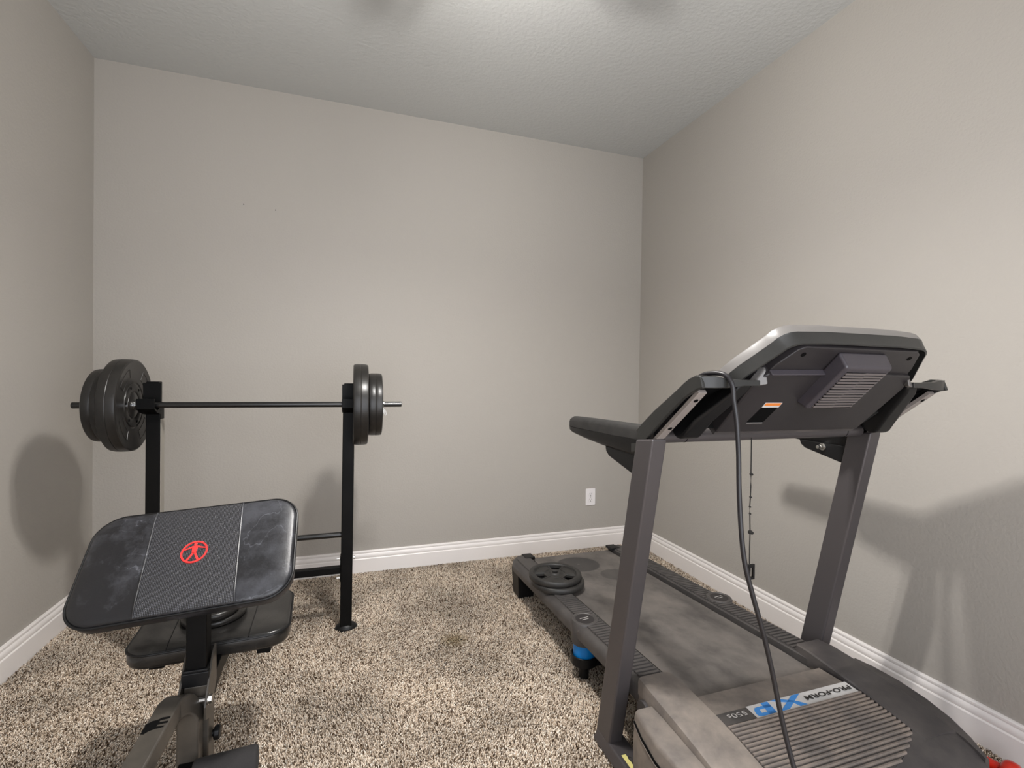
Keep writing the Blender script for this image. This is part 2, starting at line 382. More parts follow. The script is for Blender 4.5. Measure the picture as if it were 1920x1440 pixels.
# ------------------------------------------------------------------ barbell rack
UXL, UXR, UY = -.7615, -.0085, 2.335
def rack():
    r = empty('barbell_rack', (-.386,UY,0), 'black steel two-post bench press rack holding up the loaded barbell', 'rack')
    for s, x in ((-1,UXL),(1,UXR)):
        b = .004 if s > 0 else 0
        m = MB()
        m.hexa([(x-.0265-b,2.305,.02),(x+.0245-b,2.305,.02),(x+.0245-b,2.355,.02),(x-.0265-b,2.355,.02)],
               [(x-.0265,2.308,1.045),(x+.0245,2.308,1.045),(x+.0245,2.356,1.045),(x-.0265,2.356,1.045)])
        build(m, 'upright', 'black_steel', r, bevel=.004)
        # flanged cradle: tall back plate, floor and front lip that holds the bar
        m = MB(); prof = [(2.3015,1.128),(2.2955,1.128),(2.2955,1.030),(2.262,1.018),(2.238,1.030),(2.236,1.066),(2.230,1.066),(2.231,1.026),(2.260,1.010),(2.3015,1.0)]
        m.prism(prof, lambda a, b, t: (x+t*(1.0+.35*max(0,(b-1.03))), a, b), -.030, .0295)
        h = build(m, 'bar_cradle', 'black_steel', r, bevel=.0012)
        m = MB()
        m.box((x,2.318,1.09), (.046,.034,.086)); build(m, 'cradle_socket', 'black_steel', r, bevel=.003)
        # foot
        m = MB(); m.lathe([(.048,0),(.05,.010),(.044,.02),(.034,.026)], Matrix.Translation((x-b,2.33,0)) @ Matrix.Diagonal((1,.75,1,1)), 28)
        build(m, 'foot_cap', 'black_plastic', r)
        # adjustment holes on the inner face
        xi = x+(.0246 if s < 0 else -.0266)
        for z in (.49,.572,.654,.736):
            build(MB().cyl((xi-.0008,2.331,z),(xi+.0008,2.331,z),.0085,14), 'adjustment_hole', 'hole_black', r)
        # thin light sheet painting the wall's grazing reflection on the inner face
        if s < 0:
            m = MB(); m.box((x+.0245+.0008,2.331,.5), (.0016,.040,.96)); build(m, 'inner_face_sheen', 'sheen_grey', r)
    m = MB(); m.cyl((UXL+.02,2.335,.437),(UXR-.02,2.335,.437),.0125,20); build(m, 'cross_tube', 'black_bar', r)
    m = MB(); m.box(((UXL+UXR)/2,2.337,.276), (UXR-UXL-.05,.03,.032)); build(m, 'lower_brace', 'black_steel', r, bevel=.003)
    for x, sg in ((UXL,1),(UXR,-1)):
        m = MB(); m.box((x+sg*.029,2.335,.285), (.006,.046,.115)); br = build(m, 'brace_bracket', 'black_steel', r, bevel=.0015)
        for z in (.33,.242):
            m = MB(); m.cyl((x+sg*.030,2.325,z),(x+sg*.036,2.325,z),.0085,6); m.cyl((x+sg*.036,2.325,z),(x+sg*.047,2.325,z),.004,10)
            build(m, 'bolt', 'zinc', br, smooth=False)
        for z in (.33,):
            m = MB(); m.cyl((x-sg*.025,2.325,z),(x-sg*.031,2.325,z),.008,12); build(m, 'bolt', 'zinc', br)
rack()

BY, BZ = 2.264, 1.040
def barbell():
    r = empty('barbell', (-.39,BY,BZ), 'long straight black bar resting across the two posts of the rack', 'barbell')
    m = MB(); m.cyl((-1.008,BY,BZ),(.220,BY,BZ),.0122,20); build(m, 'bar', 'black_bar', r, bevel=.0015)
    for x, s in ((-.800,-1),(.002,1)):
        m = MB(); m.lathe([(.0125,0),(.020,.0),(.0205,.003),(.0205,.010),(.016,.013),(.0125,.014)], Matrix.Translation((x,BY,BZ)) @ Matrix.Rotation(-s*PI/2,4,'Y').inverted(), 24)
        build(m, 'collar', 'chrome', r)
    m = MB(); m.cyl((-.0965-.695,BY,BZ),(-.715,BY,BZ),.0145,16); 
barbell()

def vinyl_plate(name, R, t, x, label, group, flip):
    r = empty(name, (x,BY,BZ), label, 'weight plate', group)
    r.rotation_euler = (0,0,0)
    M = Matrix.Translation((x,BY,BZ)) @ Matrix.Rotation(PI/2,4,'Y')
    h = t/2
    half = [(.0135,.0),(.0135,h*.80),(.045,h*.80),(.050,h*.74),(.0515,h*.66),(.054,h*.74),(.058,h*.80),(.083,h*.80),(.085,h*.70),(.088,h*.70),(.092,h*.80),(R*.90,h*.97),(R*.955,h),(R*.985,h*.90),(R*.997,h*.6),(R,h*.06)]
    prof = half[1:]+[(R*.994,0)]+[(a,-b) for a, b in reversed(half[1:])]
    m = MB(); m.lathe(prof, M, 72, closed=True)
    build(m, 'plate_body', 'vinyl_black', r, ang=28)
    for s in (-1,1):
        m = MB(); m.lathe([(.0128,s*h*.7),(.0165,s*h*.83),(.019,s*h*.83),(.020,s*h*.78),(.0128,s*h*.7)], M, 24)
        build(m, 'hub_ring', 'zinc', r)
        for k in range(6):
            a = k*PI/3+.4; c = M @ Vector((.0715*math.cos(a),.0715*math.sin(a),s*h*.795)); d = M.to_3x3() @ Vector((0,0,s*.0012))
            build(MB().cyl(c-d, c+d, .0052, 12), 'vent_hole', 'hole_black', r)
        qa, qb = max(R*.62,.1), R*.82
        for k in range(4):
            a0 = k*PI/2+.25+s*.1
            zz = lambda q: s*(h*.80+(h*.17)*max(0,(q-.092))/(R*.90-.092)+.0002)
            P = [(qa,a0+i*.07) for i in range(11)]+[(qb,a0+.7-i*.07) for i in range(11)]
            build(MB().tube([M @ Vector((q*math.cos(a),q*math.sin(a),zz(q))) for q, a in P], .0011, 6, up=(1,0,0), closed=True), 'raised_sector', 'vinyl_black', r)
    return r
vinyl_plate('weight_plate', .181, .063, .0395, 'larger black vinyl plate seen edge-on between a rack post and a smaller plate', 'vinyl plates on the barbell', 0)
vinyl_plate('weight_plate', .181, .064, -.836, 'larger black vinyl plate showing its dished face with hub and vent holes', 'vinyl plates on the barbell', 0)
vinyl_plate('weight_plate', .1405, .058, .1015, 'smaller black vinyl plate next to the wire clip on the bar end', 'vinyl plates on the barbell', 0)
vinyl_plate('weight_plate', .1405, .058, -.898, 'smaller black vinyl plate partly hidden behind the dished larger plate', 'vinyl plates on the barbell', 0)

def clip():
    r = empty('spring_clip', (.142,BY,BZ), 'thin wire collar clip hanging on the bar end beside the smaller plate', 'clip')
    m = MB(); pts = []
    for i in range(49):
        a = i/48*2*PI*2.5; pts.append((.1335+.009*i/48, BY+.0142*math.cos(a), BZ+.0142*math.sin(a)))
    m.tube(pts, .0016, 6); build(m, 'coil', 'zinc', r)
    for dx, dz in ((.137,.0),(.146,-.012)):
        m = MB(); c = Vector((dx, BY-.013, BZ-.024+dz))
        m.tube([c+Vector((.0065*math.cos(t)*.7-.25*.013*math.sin(t), 0, .013*math.sin(t))) for t in [2*PI*i/20 for i in range(20)]], .0013, 6, up=(0,1,0), closed=True)
        build(m, 'wire_loop', 'zinc', r)
clip()

# ------------------------------------------------------------------ weight bench
EU = Vector((.996,-.045,.075)).normalized(); EV = Vector((-.017,.745,.667)); EV = (EV-EU*EV.dot(EU)).normalized(); EN = EU.cross(EV)
PC = Vector((-.354,1.311,.739))
def sdf_in(u, v, W, L, R):
    qx = abs(u)-W/2+R; qy = abs(v)-L/2+R
    d = math.hypot(max(qx,0),max(qy,0))+min(max(qx,qy),0)-R
    return -d
def crown(d, C, D): 
    k = min(max(d/D,0),1); return C*math.sqrt(max(0,1-(1-k)**2))
def cushion(name, c, eu, ev, W, L, R, T, C, D, m, parent):
    en = eu.cross(ev); mb = MB(); rings = []
    def ring(ins, n):
        r = max(R-ins,.004); return [c+eu*a+ev*b+en*n for a, b in rrect(W-2*ins, L-2*ins, r, 10)]
    rings.append(ring(.012,-T)); rings.append(ring(.004,-T+.004)); rings.append(ring(0,-T+.012)); rings.append(ring(0,-.004)); rings.append(ring(.0015,-.0005))
    for d in (.004,.008,.013,.02,.03,.042,.056):
        rings.append(ring(d, crown(d,C,D)))
    mb.loft(rings); o = build(mb, name, m, parent, ang=50)
    return o
def bench():
    r = empty('weight_bench', (-.35,1.45,0), 'black weight bench with padded seat and tilted arm curl pad bearing a red emblem', 'bench')
    W, L, R, C, D = .448, .268, .062, .010, .045
    ped = cushion('arm_curl_pad', PC-EN*.008, EU, EV, W, L, R, .040, C, D, 'leather_worn', r)
    top = PC-EN*.008
    def hp(u, v, e=0): return top+EU*u+EV*v+EN*(crown(sdf_in(u,v,W,L,R),C,D)+e)
    # woven centre panel following the crown
    m = MB(); nu, nv = 34, 50; vs = []; uv = []
    for j in range(nv+1):
        v = -L/2+.0035+(L-.007)*j/nv
        f = j/nv; ul = -.0865+(-.0995+.0865)*f; ur = .1080+(.0925-.1080)*f
        for i in range(nu+1):
            u = ul+(ur-ul)*i/nu; vs.append(hp(u,v,.0011)); uv.append((u,v))
    fs = [(j*(nu+1)+i, j*(nu+1)+i+1, (j+1)*(nu+1)+i+1, (j+1)*(nu+1)+i) for j in range(nv) for i in range(nu)]
    m.add(vs, fs); pn = build(m, 'woven_panel', 'woven_vinyl', ped)
    ul = pn.data.uv_layers.new(name='UVMap')
    for lp in pn.data.loops: ul.data[lp.index].uv = uv[lp.vertex_index]
    for sl in (0,1):
        m = MB(); pts = []
        for j in range(31):
            f = j/30; v = -L/2+.003+(L-.006)*f
            u = (-.0865+(-.0995+.0865)*f) if sl == 0 else (.1080+(.0925-.1080)*f)
            pts.append(hp(u,v,.0012))
        m.tube(pts, .0021, 8, up=EN); build(m, 'seam', 'leather_worn', ped)
    # piping all round
    m = MB(); m.tube([top+EU*a+EV*b-EN*.002 for a, b in rrect(W+.001,L+.001,R,12)], .0032, 8, up=EN, closed=True); build(m, 'piping', 'black_plastic', ped)
    # red emblem: a figure with arms and legs spread inside a ring
    m = MB(); cu, cv = .0052, .0045
    m.sweep([hp(cu+.0262*math.cos(t),cv+.0262*math.sin(t),.0016) for t in [2*PI*i/48 for i in range(48)]], [(-.0022,-.0007),(.0022,-.0007),(.0018,.0009),(-.0018,.0009)], up=EN, closed=True)
    em = build(m, 'emblem_ring', 'logo_red', ped)
    def flat(poly):
        n = len(poly); P = [hp(cu+a*.0262,cv+b*.0262,.0012) for a, b in poly]; Q = [p+EN*.0010 for p in P]
        return P+Q, [(i,(i+1)%n,n+(i+1)%n,n+i) for i in range(n)]+[tuple(range(n,2*n))]
    m = MB()
    m.add(*flat([(-.13,.62),(.13,.62),(.24,.56),(.20,.10),(.15,-.12),(-.15,-.12),(-.20,.10),(-.24,.56)]))
    m.add(*flat([(-.22,.60),(-.20,.42),(-.60,.30),(-.92,.24),(-.92,.32),(-.60,.43)]))
    m.add(*flat([(.22,.60),(.60,.43),(.92,.32),(.92,.24),(.60,.30),(.20,.42)]))
    m.add(*flat([(-.15,-.05),(.02,-.05),(-.12,-.40),(-.42,-.86),(-.58,-.78),(-.30,-.35)]))
    m.add(*flat([(-.02,-.05),(.15,-.05),(.30,-.35),(.50,-.80),(.36,-.90),(.12,-.40)]))
    m.add(*flat([(.12*math.cos(t),.76+.15*math.sin(t)) for t in [2*PI*i/14 for i in range(14)]]))
    build(m, 'emblem_figure', 'logo_red', ped, smooth=False)
    # backing plate and post
    m = MB(); rot = Matrix((EU,EV,EN)).transposed(); m.box(PC-EN*.052+EV*-.02, (.16,.13,.006), rot); build(m, 'pad_bracket', 'black_steel', r, bevel=.002)
    PX, PY = -.347, 1.345
    m = MB(); m.box((PX,PY,.57), (.044,.044,.27)); build(m, 'pad_post', 'black_steel', r, bevel=.004)
    m = MB()
    m.box((PX,PY,.436), (.058,.060,.034)); m.box((PX,PY,.455), (.054,.056,.008)); build(m, 'post_bushing', 'black_plastic', r, bevel=.003)
    m = MB(); m.box((PX+.002,PY,.215), (.053,.055,.41)); lg = build(m, 'front_leg', 'dusty_steel', r, bevel=.004)
    m = MB(); m.cyl((PX-.16,PY,.03),(PX+.16,PY,.03),.022,18); build(m, 'foot_bar', 'black_steel', r)
    for s in (-1,1):
        m = MB(); m.cyl((PX+s*.15,PY,.029),(PX+s*.175,PY,.029),.027,18); build(m, 'foot_cap', 'black_plastic', r, bevel=.003)
    # gusset plates carrying the pivot
    for s in (-1,1):
        m = MB(); xx = PX+s*.0288
        m.prism([(PY+.0,.475),(PY+.030,.49),(PY+.035,.40),(PY-.020,.335),(PY-.056,.352),(PY-.062,.385),(PY-.035,.425)], lambda a, b, t: (t,a,b), xx-.0022, xx+.0022)
        build(m, 'pivot_plate', 'dusty_steel', r, bevel=.0008)
    m = MB(); pv = (PX,PY-.040,.392)
    m.cyl((pv[0]-.042,pv[1],pv[2]),(pv[0]+.032,pv[1],pv[2]),.006,14); m.cyl((pv[0]+.031,pv[1],pv[2]),(pv[0]+.0325,pv[1],pv[2]),.0125,20); m.cyl((pv[0]+.0325,pv[1],pv[2]),(pv[0]+.0395,pv[1],pv[2]),.0105,6)
    build(m, 'pivot_bolt', 'zinc', r, smooth=False)
    m = MB(); m.cyl((PX+.026,PY+.01,.275),(PX+.035,PY+.01,.275),.008,12); m.cyl((PX+.032,PY+.01,.275),(PX+.046,PY+.01,.275),.0175,8); build(m, 'adjusting_knob', 'black_plastic', r, bevel=.004)
    # main rail back to the rack and its rear leg
    m = MB(); pr = [(-.025,-.025),(.025,-.025),(.025,.025),(-.025,.025)]
    m.sweep([(PX,PY,.37),(PX,PY+.12,.392),(PX,2.25,.392)], pr); build(m, 'main_rail', 'black_steel', r, bevel=.003)
    m = MB(); m.sweep([(PX,2.23,.39),(PX,2.255,.03)], [(-.022,-.022),(.022,-.022),(.022,.022),(-.022,.022)], up=(1,0,0)); m.cyl((PX-.09,2.255,.028),(PX+.04,2.255,.028),.021,16); build(m, 'rear_leg', 'black_steel', r, bevel=.003)
    m = MB(); m.box((-.478,1.53,.398), (.035,.10,.016)); m.box((-.225,1.53,.398), (.035,.10,.016)); build(m, 'seat_bracket', 'black_steel', r, bevel=.002)
    # seat
    yaw = math.radians(3.5); su = Vector((math.cos(yaw),math.sin(yaw),0)); sv = Vector((-math.sin(yaw),math.cos(yaw),0))
    SW, SL, SR, SC, SD = .388, .30, .06, .008, .045
    sc = Vector((-.353,1.457,.447))+sv*(SL/2)
    st = cushion('seat_pad', sc, su, sv, SW, SL, SR, .042, SC, SD, 'leather_seat', r)
    for s, u0, u1 in ((-1,-.096,-.112),(1,.093,.10)):
        m = MB(); pts = []
        for j in range(21):
            f = j/20; v = -SL/2+.002+(SL-.004)*f; u = u0+(u1-u0)*f
            pts.append(sc+su*u+sv*v+Vector((0,0,crown(sdf_in(u,v,SW,SL,SR),SC,SD))))
        m.tube(pts, .0016, 6); build(m, 'seam', 'black_plastic', st)
    m = MB(); m.tube([sc+su*a+sv*b-Vector((0,0,.002)) for a, b in rrect(SW+.001,SL+.001,SR,12)], .0028, 8, closed=True); build(m, 'piping', 'black_plastic', st)
    # leg developer: goose-neck tube from its hanging leg up over the pivot and out towards the camera
    y0 = 1.292; pts = [(-.350,y0,.12),(-.350,y0,.25),(-.350,y0,.345)]
    for i in range(0,10):
        a = PI/2*i/9; pts.append((-.350-.026*i/9, y0-.05+.05*math.cos(a), .366+.0505*math.sin(a)))
    pts += [(-.384,1.16,.402),(-.392,1.08,.388),(-.404,.95,.365),(-.414,.83,.344)]
    m = MB(); q = .0222; m.sweep(pts, [(-q,-q),(q,-q),(q,q),(-q,q)], up=(1,0,0)); ld = build(m, 'leg_developer', 'dusty_steel', r, bevel=.005, segs=3)
    # ragged remains of a black sticker on the top face of the arm
    m = MB(); def_ = lambda u, t: (-.3838+u*.0205+(t+.068-1.16)*.1, t+.068, .402+.0228+(t+.068-1.16)*.175)
    P = [(-1,1.120),(-.6,1.126),(-.15,1.127),(.2,1.131),(.95,1.131),(.95,1.126),(.15,1.124),(.15,1.120),(.95,1.120),(.95,1.115),(.12,1.114),(.10,1.110),(.8,1.109),(.8,1.106),(.05,1.104),(-.4,1.101),(-.7,1.095),(-1,1.098)]
    A = [def_(u,t) for u, t in P]; B = [(x_,y_,z_-.001) for x_, y_, z_ in A]; n = len(P)
    m.add(A+B, [tuple(range(n))]+[(i,(i+1)%n,n+(i+1)%n,n+i) for i in range(n)]); build(m, 'worn_sticker', 'hole_black', ld, smooth=False)
    zz, yy = .258, 1.232
    m = MB(); m.cyl((-.372,yy-.002,zz),(-.205,yy+.012,zz),.0105,14); m.box((-.350,1.255,zz), (.03,.045,.03)); rb = build(m, 'roller_bar', 'black_steel', ld)
    m = MB(); m.cyl((-.330,yy+.001,zz),(-.199,yy+.012,zz),.038,28); build(m, 'foam_roller', 'foam_black', rb, bevel=.009, segs=4)
bench()

def small_plate(loc, R, t, label):
    r = empty('weight_plate', loc, label, 'weight plate', 'small plates on the bench seat')
    h = t/2; M = Matrix.Translation((loc[0],loc[1],loc[2]+h))
    half = [(.0135,h*.8),(.022,h),(.026,h*.9),(.028,h*.5),(R*.68,h*.5),(R*.74,h*.85),(R*.84,h),(R*.94,h*.9),(R,h*.45)]
    m = MB(); m.lathe(half+[(a,-b) for a, b in reversed(half)], M, 48, closed=True); build(m, 'plate_body', 'vinyl_black', r, ang=50)
    m = MB(); m.lathe([(.0128,-h*.8),(.0138,-h*.8),(.0138,h*.82),(.0128,h*.82)], M, 20, closed=True); build(m, 'hub_ring', 'zinc', r)
small_plate((-.375,1.607,.4548), .084, .021, 'small black plate lying flat on the bench seat under another plate')
small_plate((-.372,1.585,.4762), .066, .021, 'smallest black plate on top of the pair on the bench seat')

# ------------------------------------------------------------------ treadmill
XC = 1.193
def zt(y): return .19+.05*(2.35-y)
def treadmill():
    r = empty('treadmill', (XC,1.45,0), 'grey folding treadmill with ribbed motor hood and a cord draped over its console', 'treadmill')
    # deck box and belt
    m = MB(); ys = [1.18,2.44]; m.loft([[(XC-.30,y,zt(y)-.085),(XC+.30,y,zt(y)-.085),(XC+.30,y,zt(y)-.022),(XC-.30,y,zt(y)-.022)] for y in ys]); build(m, 'deck_board', 'belt_frame', r)
    bw = .237
    prof = []   # belt loop in (y,z) incl. both rollers
    RR = .021
    yr, yf = 2.468, 1.165
    prof += [(yr+RR*math.sin(a), zt(yr)-.012-RR+RR*math.cos(a)) for a in [PI*i/12 for i in range(13)]][::-1]
    n = 24; prof += [(yr+(yf+.06-yr)*i/n, zt(yr+(yf+.06-yr)*i/n)-.012) for i in range(1,n)]
    RF = .03
    cz = zt(yf)-.016-RF
    prof += [(yf-RF*math.sin(a), cz+RF*math.cos(a)) for a in [PI*i/12-.12 for i in range(13)]]
    m = MB(); N = len(prof); vs = []; 
    for dx in (-bw,bw): vs += [(XC+dx,y,z) for y, z in prof]
    m.add(vs, [(i,i+1,N+i+1,N+i) for i in range(N-1)]+[(N-1,0,N,2*N-1)])
    build(m, 'running_belt', 'belt_rubber', r, ang=50)
    for y, z, R in ((yr,zt(yr)-.012-RR,RR-.002),(yf,cz,RF-.002)):
        m = MB(); m.cyl((XC-.262,y,z),(XC+.262,y,z),R,24); build(m, 'roller', 'dusty_steel', r)
    # foot rails
    for s in (-1,1):
        def X(d): return XC+s*d
        m = MB(); rings = []
        sec = [(.253,-.05),(.253,.0),(.256,.003),(.332,.003),(.345,.002),(.356,-.002),(.364,-.010),(.368,-.024),(.367,-.046),(.355,-.050),(.300,-.050)]
        for y in (1.16,1.5,1.9,2.3,2.40): rings.append([(X(d),y,zt(y)+z) for d, z in sec])
        # the rear end tapers in with a rounded corner
        for y, k in ((2.44,.006),(2.465,.016),(2.485,.032),(2.497,.058)):
            rings.append([(X(d-k*max(0,(d-.26)/.10)),y,zt(y)+z-(.004 if y > 2.49 else 0)) for d, z in sec])
        m.loft(rings); rl = build(m, 'foot_rail', 'rail_plastic', r, ang=40)
        # ribbed grip strip
        m = MB(); y = 1.235; prof = []
        while y < 2.20: prof += [(y,.0026),(y+.0012,.0078),(y+.0118,.0078),(y+.013,.0026)]; y += .0185
        prof = [(1.235,.001)]+prof+[(y,.001)]
        P = [(X(.262),yy,zt(yy)+z) for yy, z in prof]; Q = [(X(.338),yy,zt(yy)+z) for yy, z in prof]; k = len(prof)
        m.add(P+Q, [(i,i+1,k+i+1,k+i) for i in range(k-1)]+[tuple(range(k)),tuple(range(k,2*k))]); build(m, 'ribbed_grip', 'rail_plastic', rl, smooth=False)
        # rear end cap plate with guard tab over the belt edge
        m = MB(); m.loft([[(X(.235),y,zt(y)-.004),(X(.290),y,zt(y)+.002),(X(.290),y,zt(y)+.011),(X(.235),y,zt(y)+.011)] for y in (2.425,2.496)]); build(m, 'belt_guard', 'black_plastic', rl, bevel=.003)
        m = MB(); m.loft([[(X(.262),y,zt(y)+.002),(X(.338-k),y,zt(y)+.002),(X(.336-k),y,zt(y)+.008),(X(.262),y,zt(y)+.008)] for y, k in ((2.225,0),(2.44,0),(2.485,.02))]); build(m, 'end_cap', 'rail_plastic', rl, bevel=.003)
        # round badge bulging over the rail edge, blue cushion and cup under it
        bx, by = X(.322), 1.672; bz = zt(by)
        m = MB(); m.lathe([(.049,-.078),(.0525,-.070),(.0535,.006),(.050,.0115),(.043,.0125),(.041,.0105),(.001,.0105)], Matrix.Translation((bx,by,bz)), 40); bd = build(m, 'cushion_housing', 'rail_plastic', r, ang=40)
        m = MB(); m.cyl((bx,by,bz+.0104),(bx,by,bz+.0112),.036,36); bg = build(m, 'badge', 'dark_plastic', bd)
        m = MB()
        for dy, w in ((.006,.040),(-.006,.030)): m.box((bx,by+dy,bz+.0114), (w,.0028,.0006), Matrix.Rotation(.15,3,'Z'))
        build(m, 'badge_print', 'text_grey', bg, smooth=False)
        m = MB(); m.lathe([(.001,.078),(.038,.078),(.043,.088),(.044,.12),(.043,bz-.076)], Matrix.Translation((bx,by,0)), 32); build(m, 'blue_cushion', 'blue_rubber', r)
        m = MB(); m.lathe([(.018,.0),(.02,.06),(.050,.066),(.0515,.074),(.0515,.100),(.048,.102),(.046,.094),(.001,.092)], Matrix.Translation((bx,by,0)), 32); m.box((X(.27),by,.078), (.10,.07,.03)); build(m, 'cushion_cup', 'black_plastic', r, ang=40)
        # rear foot
        m = MB(); m.hexa([(X(.262),2.375,0),(X(.345),2.375,0),(X(.345),2.468,0),(X(.262),2.468,0)], [(X(.25),2.37,.14),(X(.352),2.37,.14),(X(.352),2.48,.14),(X(.25),2.48,.14)]); build(m, 'rear_foot', 'black_plastic', r, bevel=.004)
        # uprights
        xo, xi = X(.433), X(.385)
        m = MB(); m.hexa([(xo,1.292,.025),(xi,1.292,.025),(xi,1.372,.025),(xo,1.372,.025)], [(xo,1.092,1.010),(xi,1.092,1.010),(xi,1.170,1.000),(xo,1.170,1.000)]); up = build(m, 'upright', 'pewter_paint', r, bevel=.006, segs=3)
        # base tube on the floor and its plastic end
        m = MB(); m.hexa([(X(.443),.52,.012),(X(.365),.52,.012),(X(.365),1.372,.012),(X(.443),1.372,.012)], [(X(.433),.52,.05),(X(.37),.52,.05),(X(.37),1.36,.05),(X(.433),1.36,.05)]); bt = build(m, 'base_tube', 'pewter_paint', r, bevel=.005)
        m = MB(); m.box((X(.355),.95,.025), (.05,.50,.04)); build(m, 'base_skirt', 'black_plastic', bt, bevel=.005)
        for yy in (.56,1.33):
            m = MB(); m.box((X(.405),yy,.006), (.06,.06,.012)); build(m, 'floor_pad', 'black_plastic', bt, bevel=.002)
        if s < 0:
            m = MB(); m.box((X(.414),1.16,.0504), (.014,.15,.0012)); cs = build(m, 'caution_sticker', 'sticker_yellow', bt, smooth=False); cs['label'] = 'yellow caution sticker'
            text('caution_lettering', 'CAUTION', .016, Matrix.Translation((X(.4085),1.225,.0512)) @ Matrix.Rotation(-PI/2,4,'Z'), 'text_dark', cs, ext=.0002, xs=1.3)
        # pivot lug joining upright to the frame
        m = MB(); m.prism([(1.165,.10)]+[(1.19+.028*math.cos(a),.205+.028*math.sin(a)) for a in [-.3+PI*i/10*1.1 for i in range(11)]]+[(1.155,.17)], lambda a, b, t: (X(t),a,b), .372, .383)
        pl = build(m, 'pivot_lug', 'grey_plastic', r, bevel=.002)
        m = MB(); m.cyl((X(.3825),1.19,.205),(X(.3845),1.19,.205),.006,12); build(m, 'bolt_hole', 'hole_black', pl)
    # motor hood: centre cover, two side rails, nose, two outer pods
    hd = build(hood_cover(), 'hood_cover', 'grey_plastic_dusty', r, ang=30)
    yb_ = lambda x: .80+.068*min(1.,(x/.24)**2)          # curved front edge of the ribbed area
    m = MB(); m.loft([[(XC-.2425,y,hz(y)-.002),(XC-.2425,y,hz(y)+.0009),(XC+.2425,y,hz(y)+.0009),(XC+.2425,y,hz(y)-.002)] for y in (1.012,.96,.93,.90,.866)]); build(m, 'rib_gap_shade', 'decal_gap_dark', hd, smooth=False)  # dark plate under the ribs, its colour painting the shade in the gaps
    m = MB(); m.loft([[(XC-.2425*k,y,hz(y)-.003),(XC-.2425*k,y,hz(y)+.0009),(XC+.2425*k,y,hz(y)+.0009),(XC+.2425*k,y,hz(y)-.003)] for y, k in ((.867,1.),(.85,.86),(.83,.66),(.808,.34))]); build(m, 'rib_gap_shade', 'decal_gap_dark', hd, smooth=False)
    m = MB()
    for i in range(18):
        yy = 1.006-.0118*i; z = hz(yy)
        if yy < .806: break
        wl = .243 if yy > .868 else .24*math.sqrt((yy-.80)/.068)
        m.sweep([(XC-wl,yy,z+.001),(XC+wl,yy,z+.001)], [(-.0036,-.003),(.0036,-.003),(.0020,.0050),(-.0020,.0050)])
    build(m, 'hood_ribs', 'rib_plastic', hd, smooth=False)
    # decal strip with the lettering (reads from the belt side)
    def slope(y): return math.atan2(hz(y-.01)-hz(y+.01), .02)
    def strip(x0, x1, y0, y1, e, name, mm, par, sk=0.):
        m = MB(); P = [(x0,y0,hz(y0)+e),(x1,y0,hz(y0)+e),(x1-sk,y1,hz(y1)+e),(x0-sk,y1,hz(y1)+e)]; Q = [(a,b,c-.0012) for a, b, c in P]
        m.hexa(Q, P); return build(m, name, mm, par, smooth=False)
    strip(.948,1.056,1.054,1.014,.0012,'model_number_strip','decal_gap_dark',hd)
    ds = strip(1.056,1.437,1.056,1.013,.0014,'brand_strip','sticker_white',hd)
    sl = slope(1.035)
    def TM(x, y, e=.0022): return Matrix.Translation((x,y,hz(y)+e)) @ Matrix.Rotation(PI,4,'Z') @ Matrix.Rotation(-sl,4,'X')
    text('brand_lettering', 'PRO-FORM', .0235, TM(1.430,1.0405), 'text_dark', ds, xs=1.52, shear=.12, offset=.0003, space=1.02)
    def poly(pts, name, mm):
        m = MB(); n = len(pts); P = [(a,b,hz(b)+.0020) for a, b in pts]; Q = [(a,b,hz(b)+.001) for a, b in pts]
        return m, P, Q, n
    m = MB()
    def addp(pts):
        n = len(pts); P = [(a,b,hz(b)+.0021) for a, b in pts]; Q = [(a,b,hz(b)+.0012) for a, b in pts]
        m.add(P+Q, [tuple(range(n))]+[(i,(i+1)%n,n+(i+1)%n,n+i) for i in range(n)])
    yt, yb = 1.0545, 1.0145   # yb = top of the letters as read from the belt
    # X: two crossing bars ; P: stem and bowl
    addp([(1.252,yt),(1.222,yt),(1.140,yb),(1.172,yb)])
    addp([(1.172,yt),(1.140,yt),(1.182,1.038),(1.200,1.035),(1.212,yb),(1.238,yb),(1.222,1.030),(1.200,1.041)])
    addp([(1.132,yt),(1.108,yt),(1.100,yb),(1.126,yb)])
    addp([(1.126,yb),(1.078,yb),(1.066,1.018),(1.064,1.024),(1.124,1.024)])
    addp([(1.064,1.024),(1.082,1.024),(1.086,1.036),(1.068,1.036)])
    addp([(1.068,1.036),(1.074,1.043),(1.082,1.045),(1.130,1.045),(1.128,1.036)])
    build(m, 'emblem_lettering', 'decal_blue', ds, smooth=False)
    text('model_lettering', '550s', .024, TM(1.042,1.0445), 'text_grey', hd, xs=1.45, offset=-.0002)
    for s in (-1,1):
        def X(d): return XC+s*d
        # side rail of the hood
        m = MB(); rings = []
        for y, zz, wi, wo, dr in ((1.240,.262,.262,.362,.06),(1.236,.274,.257,.367,.07),(1.19,.276,.253,.372,.075),(1.13,.272,.250,.374,.09),(1.05,.266,.247,.374,.1),(.97,.257,.246,.374,.11),(.90,.246,.246,.374,.11),(.84,.233,.246,.372,.11)):
            rings.append([(X(wi),y,zz-.05),(X(wi),y,zz-.004),(X(wi+.004),y,zz),(X(wo-.012),y,zz),(X(wo-.003),y,zz-.004),(X(wo),y,zz-.012),(X(wo),y,zz-dr),(X(wi+.03),y,zz-dr)])
        m.loft(rings); build(m, 'hood_side_rail', 'grey_plastic_dusty' if s < 0 else 'grey_plastic', r, ang=40)
        # outer pod
        m = MB(); rings = []
